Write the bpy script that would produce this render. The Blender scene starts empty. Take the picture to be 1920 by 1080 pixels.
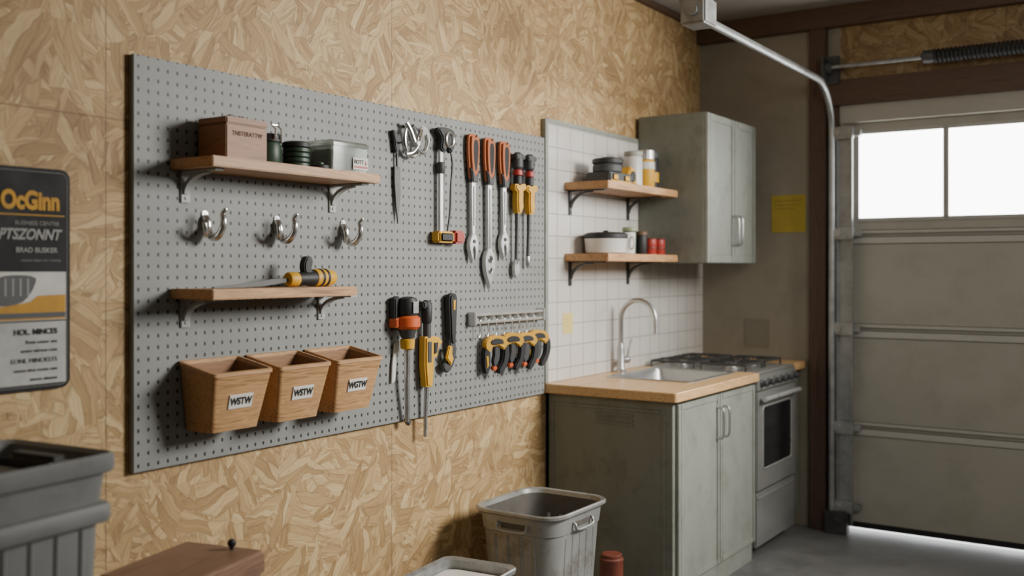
import bpy, bmesh, math, random
from mathutils import Vector, Matrix
random.seed(7)
sin, cos, pi = math.sin, math.cos, math.pi

# ------------------------------------------------------------------ helpers
def S(r, g, b):
    def c(v):
        v /= 255.0
        return v/12.92 if v <= 0.04045 else ((v+0.055)/1.055)**2.4
    return (c(r), c(g), c(b), 1.0)

CAMX, CAMZ, ANG, FPX = 2.5, 1.5, math.radians(33.6), 1897.0
def wl(px, py, x=0.0):
    """measured photo point -> (y,z) on the vertical plane at distance x from the left wall"""
    u = (px-960)/FPX
    t = (cos(ANG)+sin(ANG)*u)/(sin(ANG)-cos(ANG)*u)
    k = CAMX-x
    return k*t, CAMZ+(504-py)*k*(sin(ANG)+cos(ANG)*t)/FPX

class M:
    def __init__(s):
        s.v = []; s.f = []; s.mi = []; s.cur = 0
    def raw(s, vs, fs):
        o = len(s.v)
        s.v += [tuple(v) for v in vs]
        for f in fs:
            s.f.append([o+i for i in f]); s.mi.append(s.cur)
        return s
    def bm(s, bm, mat=None):
        bm.verts.index_update()
        vs = [(mat @ v.co) if mat else v.co.copy() for v in bm.verts]
        fs = [[v.index for v in f.verts] for f in bm.faces]
        bm.free()
        return s.raw(vs, fs)
    def box(s, x0, x1, y0, y1, z0, z1, b=0.0, mat=None, seg=2):
        bm = bmesh.new()
        bmesh.ops.create_cube(bm, size=1)
        for v in bm.verts:
            v.co = Vector(((x0+x1)/2+v.co.x*(x1-x0), (y0+y1)/2+v.co.y*(y1-y0), (z0+z1)/2+v.co.z*(z1-z0)))
        if b > 0:
            bmesh.ops.bevel(bm, geom=list(bm.edges), offset=b, segments=seg, affect='EDGES', clamp_overlap=True)
        return s.bm(bm, mat)
    def prism(s, pts, x0, x1, b=0.0, mat=None, smooth=0):
        """pts in (y,z), extruded along x"""
        if smooth:
            pts = catmull(pts, smooth)
        bm = bmesh.new()
        vs = [bm.verts.new((x0, p[0], p[1])) for p in pts]
        f = bm.faces.new(vs)
        r = bmesh.ops.extrude_face_region(bm, geom=[f])
        for e in r['geom']:
            if isinstance(e, bmesh.types.BMVert):
                e.co.x = x1
        bmesh.ops.recalc_face_normals(bm, faces=bm.faces)
        if b > 0:
            ed = [e for e in bm.edges if abs(e.verts[0].co.x-e.verts[1].co.x) < 1e-6]
            bmesh.ops.bevel(bm, geom=ed, offset=b, segments=2, affect='EDGES', clamp_overlap=True)
        bmesh.ops.triangulate(bm, faces=[f for f in bm.faces if len(f.verts) > 4])
        return s.bm(bm, mat)
    def tube(s, pts, r, n=10, closed=False):
        P = [Vector(p) for p in pts]; m = len(P)
        R = r if isinstance(r, (list, tuple)) else [r]*m
        T = []
        for i in range(m):
            if closed: d = P[(i+1) % m]-P[i-1]
            else: d = P[min(i+1, m-1)]-P[max(i-1, 0)]
            T.append(d.normalized())
        a = Vector((0, 0, 1)) if abs(T[0].z) < .9 else Vector((1, 0, 0))
        N = (a-T[0]*a.dot(T[0])).normalized()
        vs = []
        for i in range(m):
            N = (N-T[i]*N.dot(T[i])).normalized()
            Bn = T[i].cross(N)
            for j in range(n):
                q = 2*pi*j/n
                vs.append(P[i]+(N*cos(q)+Bn*sin(q))*R[i])
        fs = []
        for i in range(m if closed else m-1):
            k = (i+1) % m
            for j in range(n):
                fs.append([i*n+j, i*n+(j+1) % n, k*n+(j+1) % n, k*n+j])
        if not closed:
            fs.append([j for j in range(n)][::-1]); fs.append([(m-1)*n+j for j in range(n)])
        return s.raw(vs, fs)
    def lathe(s, prof, c=(0, 0, 0), axis='z', n=28, mat=None):
        vs = []; fs = []
        for r, h in prof:
            for j in range(n):
                q = 2*pi*j/n
                a, b = r*cos(q), r*sin(q)
                p = {'z': (a, b, h), 'x': (h, a, b), 'y': (b, h, a)}[axis]
                v = Vector((p[0]+c[0], p[1]+c[1], p[2]+c[2]))
                vs.append(mat @ v if mat else v)
        m = len(prof)
        for i in range(m-1):
            for j in range(n):
                fs.append([i*n+j, i*n+(j+1) % n, (i+1)*n+(j+1) % n, (i+1)*n+j])
        fs.append([j for j in range(n)][::-1]); fs.append([(m-1)*n+j for j in range(n)])
        return s.raw(vs, fs)
    def loft(s, rings, cap0=True, cap1=True):
        n = len(rings[0]); vs = [p for r in rings for p in r]; fs = []
        for i in range(len(rings)-1):
            for j in range(n):
                fs.append([i*n+j, i*n+(j+1) % n, (i+1)*n+(j+1) % n, (i+1)*n+j])
        if cap0: fs.append(list(range(n))[::-1])
        if cap1: fs.append([(len(rings)-1)*n+j for j in range(n)])
        return s.raw(vs, fs)

def catmull(pts, k):
    out = []; n = len(pts)
    for i in range(n):
        p0, p1, p2, p3 = pts[i-1], pts[i], pts[(i+1) % n], pts[(i+2) % n]
        for j in range(k):
            t = j/k
            out.append(tuple(0.5*((2*p1[a])+(-p0[a]+p2[a])*t+(2*p0[a]-5*p1[a]+4*p2[a]-p3[a])*t*t+(-p0[a]+3*p1[a]-3*p2[a]+p3[a])*t**3) for a in range(len(p1))))
    return out
def opencat(pts, k):
    out = []; n = len(pts)
    for i in range(n-1):
        p0, p1, p2, p3 = pts[max(i-1, 0)], pts[i], pts[i+1], pts[min(i+2, n-1)]
        for j in range(k):
            t = j/k
            out.append(tuple(0.5*((2*p1[a])+(-p0[a]+p2[a])*t+(2*p0[a]-5*p1[a]+4*p2[a]-p3[a])*t*t+(-p0[a]+3*p1[a]-3*p2[a]+p3[a])*t**3) for a in range(3)))
    out.append(tuple(pts[-1])); return out

def rr(x0, x1, y0, y1, z, r, n=5, slope=0.0):
    out = []
    for cx, cy, a0 in ((x1-r, y1-r, 0), (x0+r, y1-r, pi/2), (x0+r, y0+r, pi), (x1-r, y0+r, 1.5*pi)):
        for i in range(n+1):
            a = a0+pi/2*i/n
            x = cx+r*cos(a); y = cy+r*sin(a)
            out.append((x, y, z-slope*(x-x0)))
    return out

COL = bpy.context.scene.collection
def link(o): COL.objects.link(o)
def mkobj(name, m, mats, smooth=True, ang=35):
    me = bpy.data.meshes.new(name)
    me.from_pydata(m.v, [], m.f)
    mats = mats if isinstance(mats, (list, tuple)) else [mats]
    for a in mats: me.materials.append(a)
    bm = bmesh.new(); bm.from_mesh(me)
    bm.faces.ensure_lookup_table()
    for i, f in enumerate(bm.faces): f.material_index = m.mi[i]
    bmesh.ops.recalc_face_normals(bm, faces=bm.faces)
    bm.to_mesh(me); bm.free()
    if smooth:
        for p in me.polygons: p.use_smooth = True
        me.set_sharp_from_angle(angle=math.radians(ang))
    o = bpy.data.objects.new(name, me); link(o); return o
def tag(o, label, cat, group=None):
    o["label"] = label; o["category"] = cat
    if group: o["group"] = group
    return o
def root(name, label, cat, loc=(0, 0, 0), rz=0.0, group=None):
    o = bpy.data.objects.new(name, None); o.empty_display_size = .05
    o.location = loc; o.rotation_euler = (0, 0, rz); link(o)
    return tag(o, label, cat, group)
def part(par, name, m, mats, label=None, ang=35):
    o = mkobj(name, m, mats, ang=ang); o.parent = par
    if label: o["label"] = label
    return o
def solo(name, label, cat, m, mats, loc=(0, 0, 0), rz=0.0, group=None, ang=35):
    o = mkobj(name, m, mats, ang=ang); o.location = loc; o.rotation_euler = (0, 0, rz)
    return tag(o, label, cat, group)
def struct(name, m, mats):
    o = mkobj(name, m, mats); o["kind"] = "structure"; return o
def clone(src, loc, rz=None):
    def cp(o, par):
        c = o.copy(); COL.objects.link(c)
        if par: c.parent = par
        for ch in o.children: cp(ch, c)
        return c
    c = cp(src, None); c.location = loc
    if rz is not None: c.rotation_euler = (0, 0, rz)
    return c
def text(par, name, st, size, loc, mat, tilt=0.0, align='CENTER', shear=0.0, bold=0.0, ext=0.0006, sx=1.0):
    cu = bpy.data.curves.new(name, 'FONT'); cu.body = st; cu.size = size; cu.align_x = align; cu.align_y = 'CENTER'
    cu.extrude = ext; cu.shear = shear; cu.offset = bold
    ob = bpy.data.objects.new(name+"_c", cu); link(ob)
    dg = bpy.context.evaluated_depsgraph_get(); dg.update()
    me = bpy.data.meshes.new_from_object(ob.evaluated_get(dg))
    bpy.data.objects.remove(ob)
    R = Matrix(((0, 0, 1), (sx, 0, 0), (0, 1, 0))).to_4x4()
    me.transform(Matrix.Translation(loc) @ Matrix.Rotation(tilt, 4, 'Y') @ R)
    me.materials.clear(); me.materials.append(mat)
    o = bpy.data.objects.new(name, me); link(o); o.parent = par; return o

# ------------------------------------------------------------------ materials
def nt(name):
    m = bpy.data.materials.new(name); m.use_nodes = True
    t = m.node_tree; b = t.nodes["Principled BSDF"]
    return m, t, b
def N(t, typ, **k):
    n = t.nodes.new(typ)
    for a, v in k.items():
        if a.startswith("i_"):
            n.inputs[a[2:].replace("_", " ")].default_value = v
        else: setattr(n, a, v)
    return n
def mix(t, fac, a, b, mode='MIX'):
    n = t.nodes.new("ShaderNodeMix"); n.data_type = 'RGBA'; n.blend_type = mode
    for i, v in ((0, fac), (6, a), (7, b)):
        if hasattr(v, 'is_output'): t.links.new(v, n.inputs[i])
        else: n.inputs[i].default_value = v
    return n.outputs[2]
def mth(t, op, a, b=None, c=None):
    n = t.nodes.new("ShaderNodeMath"); n.operation = op
    for i, v in enumerate((a, b, c)):
        if v is None: continue
        if hasattr(v, 'is_output'): t.links.new(v, n.inputs[i])
        else: n.inputs[i].default_value = v
    return n.outputs[0]
def vm(t, op, a, b):
    n = t.nodes.new("ShaderNodeVectorMath"); n.operation = op
    for i, v in enumerate((a, b)):
        if hasattr(v, 'is_output'): t.links.new(v, n.inputs[i])
        else: n.inputs[i].default_value = v
    return n.outputs[0]
def ramp(t, fac, stops):
    n = t.nodes.new("ShaderNodeValToRGB"); cr = n.color_ramp
    while len(cr.elements) < len(stops): cr.elements.new(.5)
    for e, (p, c) in zip(cr.elements, stops): e.position = p; e.color = c
    t.links.new(fac, n.inputs[0]); return n.outputs[0]
def noise(t, vec, scale, detail=3, rough=.5, out=0, dist=0):
    n = N(t, "ShaderNodeTexNoise", i_Scale=scale, i_Detail=detail, i_Roughness=rough, i_Distortion=dist)
    t.links.new(vec, n.inputs["Vector"]); return n.outputs[out]
def bumpn(t, b, h, strength=.3, dist=.002):
    n = N(t, "ShaderNodeBump", i_Strength=strength, i_Distance=dist)
    t.links.new(h, n.inputs["Height"]); t.links.new(n.outputs[0], b.inputs["Normal"])
def dk(c, f): return (c[0]*f, c[1]*f, c[2]*f, 1)

def plain(name, col, rough=.5, metal=0.0, var=.18, scale=12, stretch=(1, 1, 1), bump=.0, coat=0, trans=0, dirt=None, da=.6, ds=3.5):
    m, t, b = nt(name)
    tc = t.nodes.new("ShaderNodeTexCoord").outputs["Object"]
    v = vm(t, 'MULTIPLY', tc, stretch)
    f = noise(t, v, scale, 5, .6)
    c = ramp(t, f, [(.3, dk(col, 1-var)), (.7, dk(col, 1+var))])
    if dirt:
        d = noise(t, vm(t, 'ADD', tc, (3, 1, 7)), ds, 8, .72)
        dm = ramp(t, d, [(.50, (0, 0, 0, 1)), (.68, (1, 1, 1, 1))])
        c = mix(t, mth(t, 'MULTIPLY', dm, da), c, dirt)
    t.links.new(c, b.inputs["Base Color"])
    b.inputs["Roughness"].default_value = rough; b.inputs["Metallic"].default_value = metal
    r = mth(t, 'MULTIPLY_ADD', f, .25, rough-.12); t.links.new(r, b.inputs["Roughness"])
    if coat: b.inputs["Coat Weight"].default_value = coat
    if trans: b.inputs["Transmission Weight"].default_value = trans
    if bump: bumpn(t, b, f, bump, .003)
    return m
def wood(name, c1, c2, axis='y', rough=.5, sc=1.0):
    m, t, b = nt(name)
    tc = t.nodes.new("ShaderNodeTexCoord").outputs["Object"]
    st = {'y': (26, 1.8, 26), 'x': (1.8, 26, 26), 'z': (26, 26, 1.8)}[axis]
    v = vm(t, 'MULTIPLY', tc, tuple(a*sc for a in st))
    v2 = vm(t, 'MULTIPLY', v, (7, 4, 7) if axis == 'y' else ((4, 7, 7) if axis == 'x' else (7, 7, 4)))
    n1 = noise(t, v, 1.3, 4, .55, dist=1.6); n2 = noise(t, v2, 1.5, 3, .6)
    c = ramp(t, n1, [(.28, c1), (.42, dk(c2, .84)), (.5, c2), (.56, dk(c2, .76)), (.72, c2)])
    f2 = ramp(t, n2, [(.45, (0, 0, 0, 1)), (.75, (.55, .55, .55, 1))])
    c = mix(t, f2, c, dk(c1, .75), 'MIX')
    t.links.new(c, b.inputs["Base Color"]); b.inputs["Roughness"].default_value = rough
    bumpn(t, b, n2, .15, .001); return m
def osb(name, axis, dim=1.0):
    m, t, b = nt(name)
    tc = t.nodes.new("ShaderNodeTexCoord").outputs["Object"]
    sp = t.nodes.new("ShaderNodeSeparateXYZ"); t.links.new(tc, sp.inputs[0])
    cb = t.nodes.new("ShaderNodeCombineXYZ"); t.links.new(sp.outputs[1 if axis == 'y' else 0], cb.inputs[0]); t.links.new(sp.outputs[2], cb.inputs[1])
    p0 = cb.outputs[0]
    nz = N(t, "ShaderNodeTexNoise", i_Scale=4.5, i_Detail=3.0); t.links.new(p0, nz.inputs["Vector"])
    p = vm(t, 'ADD', p0, vm(t, 'MULTIPLY', vm(t, 'SUBTRACT', nz.outputs[1], (.5, .5, .5)), (.11, .11, 0)))
    def layer(off, psc, rng, base, fy):
        pp = vm(t, 'ADD', p, off)
        vo = N(t, "ShaderNodeTexVoronoi", voronoi_dimensions='2D', i_Scale=psc); t.links.new(pp, vo.inputs["Vector"])
        s2 = t.nodes.new("ShaderNodeSeparateColor"); t.links.new(vo.outputs["Color"], s2.inputs[0])
        ang = mth(t, 'MULTIPLY_ADD', s2.outputs[0], rng, base)
        ro = N(t, "ShaderNodeVectorRotate", rotation_type='Z_AXIS'); t.links.new(pp, ro.inputs["Vector"]); t.links.new(ang, ro.inputs["Angle"])
        q = vm(t, 'MULTIPLY', ro.outputs[0], (6.0, fy, 1))
        v2 = N(t, "ShaderNodeTexVoronoi", voronoi_dimensions='2D', i_Scale=1.0); t.links.new(q, v2.inputs["Vector"])
        v3 = N(t, "ShaderNodeTexVoronoi", voronoi_dimensions='2D', feature='DISTANCE_TO_EDGE', i_Scale=1.0); t.links.new(q, v3.inputs["Vector"])
        s3 = t.nodes.new("ShaderNodeSeparateColor"); t.links.new(v2.outputs["Color"], s3.inputs[0])
        gr = noise(t, vm(t, 'MULTIPLY', ro.outputs[0], (7, 120, 1)), 1.0, 4, .65)
        return s3, v3.outputs["Distance"], gr
    a, ea, ga = layer((0, 0, 0), 7.0, 3.3, 0.0, 36)
    c, ec, gc = layer((5.3, 2.7, 0), 11.0, 3.3, 1.1, 58)
    sel = mth(t, 'GREATER_THAN', a.outputs[1], .40)
    def sw(x, y):
        return mth(t, 'ADD', mth(t, 'MULTIPLY', x, sel), mth(t, 'MULTIPLY', y, mth(t, 'SUBTRACT', 1.0, sel)))
    tone = sw(a.outputs[2], c.outputs[2]); gr = sw(ga, gc); ed = sw(ea, ec)
    big = noise(t, p0, 1.4, 3, .5)
    f = mth(t, 'ADD', mth(t, 'MULTIPLY', tone, .36), mth(t, 'MULTIPLY', gr, .64))
    f = mth(t, 'ADD', f, mth(t, 'MULTIPLY_ADD', big, .35, -.175))
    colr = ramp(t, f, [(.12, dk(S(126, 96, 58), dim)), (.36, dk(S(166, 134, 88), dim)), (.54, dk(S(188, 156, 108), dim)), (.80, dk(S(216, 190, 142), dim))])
    em = ramp(t, ed, [(.0, (0, 0, 0, 1)), (.10, (1, 1, 1, 1))])
    colr = mix(t, mth(t, 'MULTIPLY', mth(t, 'SUBTRACT', 1.0, em), mth(t, 'MULTIPLY', gr, .80)), colr, dk(S(94, 66, 36), dim))
    sp2 = noise(t, p0, 26, 4, .7)
    colr = mix(t, ramp(t, sp2, [(.62, (0, 0, 0, 1)), (.73, (.6, .6, .6, 1))]), colr, dk(S(96, 66, 38), dim))
    st2 = noise(t, vm(t, 'ADD', p0, (4.0, 9.0, 0)), 2.1, 6, .65)
    colr = mix(t, ramp(t, st2, [(.50, (0, 0, 0, 1)), (.74, (.42, .42, .42, 1))]), colr, dk(S(112, 80, 48), dim))
    s0 = t.nodes.new("ShaderNodeSeparateXYZ"); t.links.new(p0, s0.inputs[0])
    def seam(o, period, off):
        q = mth(t, 'FRACT', mth(t, 'DIVIDE', mth(t, 'ADD', o, off), period))
        q = mth(t, 'ABSOLUTE', mth(t, 'SUBTRACT', q, .5))
        return mth(t, 'LESS_THAN', q, .0022/period)
    sm = mth(t, 'MAXIMUM', seam(s0.outputs[0], 1.22, -2.94+.61+12.2), seam(s0.outputs[1], 2.44, -1.92+1.22+24.4))
    colr = mix(t, mth(t, 'MULTIPLY', sm, .5), colr, S(70, 50, 30))
    t.links.new(colr, b.inputs["Base Color"]); b.inputs["Roughness"].default_value = .65
    h = mth(t, 'ADD', mth(t, 'MULTIPLY', tone, .5), mth(t, 'MULTIPLY', gr, .5))
    bumpn(t, b, h, .5, .003)
    return m
def pegmat(name, col):
    m, t, b = nt(name)
    tc = t.nodes.new("ShaderNodeTexCoord").outputs["Object"]
    sp = t.nodes.new("ShaderNodeSeparateXYZ"); t.links.new(tc, sp.inputs[0])
    pt = .0335
    fy = mth(t, 'ABSOLUTE', mth(t, 'SUBTRACT', mth(t, 'FRACT', mth(t, 'DIVIDE', mth(t, 'ADD', sp.outputs[1], 10.0), pt)), .5))
    fz = mth(t, 'ABSOLUTE', mth(t, 'SUBTRACT', mth(t, 'FRACT', mth(t, 'DIVIDE', mth(t, 'ADD', sp.outputs[2], 10.0), pt)), .5))
    d2 = mth(t, 'POWER', mth(t, 'ADD', mth(t, 'POWER', mth(t, 'DIVIDE', fy, .120), 4.0), mth(t, 'POWER', mth(t, 'DIVIDE', fz, .165), 4.0)), .25)
    geo = t.nodes.new("ShaderNodeNewGeometry"); sg = t.nodes.new("ShaderNodeSeparateXYZ"); t.links.new(geo.outputs["Normal"], sg.inputs[0])
    hole = mth(t, 'MULTIPLY', mth(t, 'LESS_THAN', d2, 1.0), mth(t, 'GREATER_THAN', sg.outputs[0], .8))
    f = noise(t, tc, 4, 6, .65)
    c = ramp(t, f, [(.3, dk(col, .88)), (.7, dk(col, 1.07))])
    c = mix(t, hole, c, S(26, 26, 25))
    t.links.new(c, b.inputs["Base Color"]); b.inputs["Roughness"].default_value = .55
    bumpn(t, b, mth(t, 'SUBTRACT', 1.0, hole), .6, .002)
    return m
def tilemat(name):
    m, t, b = nt(name)
    tc = t.nodes.new("ShaderNodeTexCoord").outputs["Object"]
    sp = t.nodes.new("ShaderNodeSeparateXYZ"); t.links.new(tc, sp.inputs[0])
    def g(o, p, off=0.0):
        return mth(t, 'ABSOLUTE', mth(t, 'SUBTRACT', mth(t, 'FRACT', mth(t, 'DIVIDE', mth(t, 'ADD', o, 10.0+off), p)), .5))
    d = mth(t, 'MAXIMUM', g(sp.outputs[1], .125), g(sp.outputs[2], .105))
    gro = ramp(t, d, [(.47, (0, 0, 0, 1)), (.487, (1, 1, 1, 1))])
    f = noise(t, tc, 3, 3, .5)
    c = ramp(t, f, [(.3, S(198, 194, 187)), (.7, S(214, 210, 203))])
    c = mix(t, gro, c, S(156, 152, 144))
    t.links.new(c, b.inputs["Base Color"]); b.inputs["Roughness"].default_value = .35
    bumpn(t, b, mth(t, 'SUBTRACT', 1.0, gro), .4, .002)
    return m
def emis(name, col, st):
    m, t, b = nt(name)
    b.inputs["Base Color"].default_value = col; b.inputs["Emission Color"].default_value = col; b.inputs["Emission Strength"].default_value = st
    return m

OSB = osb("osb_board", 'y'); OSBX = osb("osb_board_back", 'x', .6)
PEG = pegmat("pegboard_grey", S(134, 136, 132))
TILE = tilemat("wall_tile")
PLASTER = plain("plaster", S(144, 136, 119), .8, var=.08, scale=3, bump=.08, dirt=S(118, 110, 94), da=.4)
CONC = plain("concrete_floor", S(112, 111, 109), .42, var=.16, scale=5, bump=.1, dirt=S(80, 79, 76))
CEIL = plain("ceiling_paint", S(172, 170, 166), .8, var=.05)
BROWN = wood("brown_timber", S(66, 48, 36), S(96, 72, 54), 'x', .6)
BROWNZ = wood("brown_timber_upright", S(62, 47, 37), S(90, 68, 52), 'z', .6)
SHELF = wood("shelf_wood", S(150, 104, 62), S(214, 164, 112), 'y')
WTOP = wood("worktop_wood", S(190, 142, 90), S(230, 188, 134), 'y', .35)
BOXW = wood("box_wood", S(124, 80, 46), S(166, 114, 70), 'y')
BINW = wood("bin_wood", S(126, 88, 52), S(206, 160, 110), 'y', .5, 1.6)
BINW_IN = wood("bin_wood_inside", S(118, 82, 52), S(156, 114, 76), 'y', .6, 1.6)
TRUNK = wood("trunk_wood", S(112, 82, 64), S(146, 112, 90), 'y', .45)
CAB = plain("cabinet_paint", S(144, 148, 139), .45, var=.07, scale=6, stretch=(1, 1, .35), bump=.08, dirt=S(112, 113, 102), da=.55, ds=8)
CABD = plain("cabinet_paint_shaded", S(122, 126, 115), .5, var=.10, scale=7, stretch=(1, 1, .25), bump=.14, dirt=S(92, 92, 80), da=.6, ds=8)  # same paint with side shade put into the colour, plus worn scuffs
CABDARK = plain("cabinet_toe", S(52, 52, 50), .6)
DOORM = plain("garage_door_paint", S(168, 165, 153), .6, var=.06, scale=2, dirt=S(142, 138, 122), da=.5, ds=2.5)
DOORL = plain("garage_door_rib", S(184, 182, 172), .65, var=.04)
FRAMEP = plain("window_frame_paint", S(172, 170, 163), .6, var=.04)
GALV = plain("galvanised_steel", S(165, 167, 166), .42, .7, var=.18, scale=14, dirt=S(112, 110, 106))
STEEL = plain("stainless_steel", S(190, 190, 188), .33, .85, var=.06, scale=30, stretch=(1, .2, 1))
STOVE = plain("stove_steel", S(156, 156, 152), .35, .5, var=.06, scale=20, stretch=(1, .2, 1))
RAILM = plain("rail_metal", S(205, 205, 202), .3, .6, var=.05)
CHROME = plain("chrome", S(224, 224, 222), .2, .9, var=.05)
IRON = plain("dark_iron", S(82, 82, 81), .45, .55)
BRK = plain("bracket_grey", S(168, 170, 167), .5, .0)
BLK = plain("black_plastic", S(34, 34, 34), .55, var=.2)
DGREY = plain("dark_grey_plastic", S(62, 63, 63), .55)
YEL = plain("yellow_plastic", S(212, 160, 34), .5, var=.1)
ORG = plain("orange_plastic", S(210, 92, 38), .5, var=.1)
RUST = plain("orange_brown_grip", S(174, 98, 54), .68, var=.12)
RED = plain("red_plastic", S(170, 54, 46), .45, var=.12)
GRN = plain("dark_green_plastic", S(44, 66, 48), .45)
WHT = plain("white_enamel", S(214, 212, 205), .35, var=.04)
PAPER = plain("paper_label", S(222, 218, 208), .7, var=.04)
INK = plain("ink", S(30, 28, 27), .7)
INKB = plain("burnt_ink", S(84, 50, 30), .8)
NOTE = plain("yellow_note", S(176, 154, 62), .85, var=.05)
NOTEP = plain("pale_yellow_note", S(214, 196, 120), .85, var=.04)
TOTE = plain("grey_tote_plastic", S(116, 117, 115), .6, var=.18, scale=5, stretch=(1, 1, .4), dirt=S(76, 75, 72))
BUCK = plain("zinc_bin", S(164, 165, 161), .4, .4, var=.18, scale=7, stretch=(1, 1, .3), bump=.14, dirt=S(112, 104, 92), da=.8, ds=7)
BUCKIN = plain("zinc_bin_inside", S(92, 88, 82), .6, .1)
REDTIN = plain("red_tin", S(120, 62, 46), .5, var=.2, dirt=S(78, 44, 34))
CLEAR = plain("frosted_clear_plastic", S(214, 222, 214), .2, trans=.86, var=.03)
OVENG = plain("oven_glass", S(30, 30, 31), .12, var=.1)
SIGNB = plain("sign_black", S(20, 19, 19), .75)
SIGNG = plain("sign_grey", S(142, 142, 138), .7)
SIGNP = plain("sign_panel", S(176, 176, 172), .75, dirt=S(150, 149, 144))
SIGNW = plain("sign_white", S(196, 194, 188), .7)
SIGNY = plain("sign_yellow", S(188, 140, 46), .75, dirt=S(150, 112, 44))
RUB = plain("black_rubber", S(30, 30, 30), .7)
FADED = plain("faded_paper", S(130, 124, 108), .85, var=.05)

# ------------------------------------------------------------------ room
YB = 5.87; ZC = 3.0; XR = 4.6; YN = -1.6
struct("wall_left", M().box(-.1, 0, YN-.1, YB+.1, 0, ZC), OSB)
m = M(); m.box(0, .86, YB, YB+.1, 0, ZC); m.box(.86, 3.5, YB, YB+.1, 2.33, 2.57); m.box(3.5, XR, YB, YB+.1, 0, ZC)
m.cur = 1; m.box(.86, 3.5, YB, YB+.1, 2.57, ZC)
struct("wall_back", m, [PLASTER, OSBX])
struct("wall_right", M().box(XR, XR+.1, YN-.1, YB+.1, 0, ZC), PLASTER)
struct("wall_front", M().box(0, XR, YN-.1, YN, 0, ZC), PLASTER)
struct("floor", M().box(-.1, XR+.1, YN-.1, YB+.1, -.1, 0), CONC)
struct("ceiling", M().box(-.1, XR+.1, YN-.1, YB+.1, ZC, ZC+.1), CEIL)
struct("trim_1", M().box(0, XR, YB-.06, YB, 2.88, ZC, .004), BROWN)
struct("trim_2", M().box(0, .03, YN, YB-.06, 2.965, ZC, .003), BROWN)
struct("trim_3", M().box(.695, .79, YB-.05, YB, 0, 2.88, .004), BROWNZ)
struct("trim_4", M().box(.79, XR, YB-.05, YB, 2.43, 2.575, .004), BROWN)
struct("trim_5", M().box(.86, 3.5, YB-.02, YB, 2.33, 2.43, .003), DOORM)
struct("trim_6", M().box(.795, .86, YB-.02, YB, 0, 2.43, .003), BROWNZ)
struct("ground", M().box(-3, 8, YB+.1, YB+9, -.1, -.002), plain("driveway", S(240, 240, 238), .8, var=.03))

# garage door -------------------------------------------------------
gd = bpy.data.objects.new("door_1", None); gd.location = (0, YB+.03, 0); link(gd); gd["kind"] = "structure"
DX0, DX1 = .87, 3.49
levels = [.026, .60, 1.157, 1.69, 2.325]
for i in range(3):
    z0, z1 = levels[i], levels[i+1]
    m = M().box(DX0, DX1, 0, .045, z0+.002, z1-.002, .004).box(DX0, DX1, .01, .04, z1-.02, z1+.02)
    part(gd, "door_section", m, DOORM)
    m = M().box(DX0, DX1, -.006, .001, z1-.050, z1-.008, .0035).box(DX0, DX1, -.004, .001, z0+.008, z0+.030, .0025)
    part(gd, "section_rib", m, DOORL)
z0, z1 = levels[3], levels[4]
m = M(); wz0, wz1 = 1.785, 2.268
m.box(DX0, DX1, 0, .045, z0+.002, wz0, .003); m.box(DX0, DX1, 0, .045, wz1, z1+.02, .003)
wins = [(.955, 1.408), (1.432, 1.89), (2.0, 2.45), (2.48, 2.93)]
edges = [DX0]+[v for w in wins for v in w]+[DX1]
for i in range(0, len(edges), 2):
    m.box(edges[i], edges[i+1], 0, .045, wz0-.005, wz1+.005, .002)
part(gd, "door_section", m, DOORM)
PANE = emis("frosted_pane", (1, 1, .985, 1), 10.0)
for a, bb in wins:
    m = M()
    m.box(a-.010, bb+.010, -.008, .001, wz1-.004, wz1+.018, .003); m.box(a-.010, bb+.010, -.008, .001, wz0-.018, wz0+.004, .003)
    m.box(a-.012, a+.003, -.008, .001, wz0, wz1, .003); m.box(bb-.003, bb+.012, -.008, .001, wz0, wz1, .003)
    part(gd, "window_frame", m, FRAMEP)
    part(gd, "window_pane", M().box(a-.005, bb+.005, .006, .012, wz0-.005, wz1+.005), PANE)
part(gd, "section_rib", M().box(DX0, DX1, -.005, .001, z0+.008, z0+.030, .003), DOORL)
part(gd, "bottom_seal", M().box(DX0, DX1, -.012, .045, .026, .058, .006), RUB)

# track
TX = .83
tr = root("garage_door_track", "galvanised steel garage door track curving up beside the door", "garage door track", (TX, YB-.07, 0))
pts = [(0, 0, .02), (0, 0, .8), (0, 0, 1.6), (0, 0, 2.27)]
for i in range(1, 9):
    a = pi/2*i/8; pts.append((0, -.27*(1-cos(a)), 2.27+.27*sin(a)))
pts += [(0, -.8, 2.54), (0, -1.4, 2.54), (0, -1.86, 2.54)]
part(tr, "rail", M().tube(pts, .019, 12), GALV)
m = M().box(.022, .108, .038, .046, .05, 2.3, .002).box(.100, .108, .02, .04, .05, 2.3, .001).box(.022, .028, .01, .04, .05, 2.3, .001)
part(tr, "angle_bracket", m, GALV)
for z in (.15, .6, 1.16, 1.7, 2.27):
    m = M().box(.012, .115, .0, .04, z-.035, z+.035, .004).lathe([(.022, 0), (.022, .02)], (.03, -.012, z), 'y', 16)
    m.box(.06, .15, .03, .075, z-.018, z+.018, .003)
    part(tr, "hinge", m, GALV)
m = M().box(-.035, .09, -.03, .04, .0, .13, .006).lathe([(.03, 0), (.03, .02), (.012, .025)], (.05, -.05, .1), 'y', 18)
part(tr, "bottom_bracket", m, IRON)
m = M().box(-.055, .055, -1.96, -1.83, 2.50, 2.61, .008).box(-.075, .03, -1.93, -1.86, 2.60, 2.67, .006).box(-.02, .02, -1.91, -1.88, 2.66, 3.0, .002)
m.lathe([(.025, -.01), (.025, .0)], (.0, -1.962, 2.555), 'y', 16)
part(tr, "ceiling_hanger", m, GALV)
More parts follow.
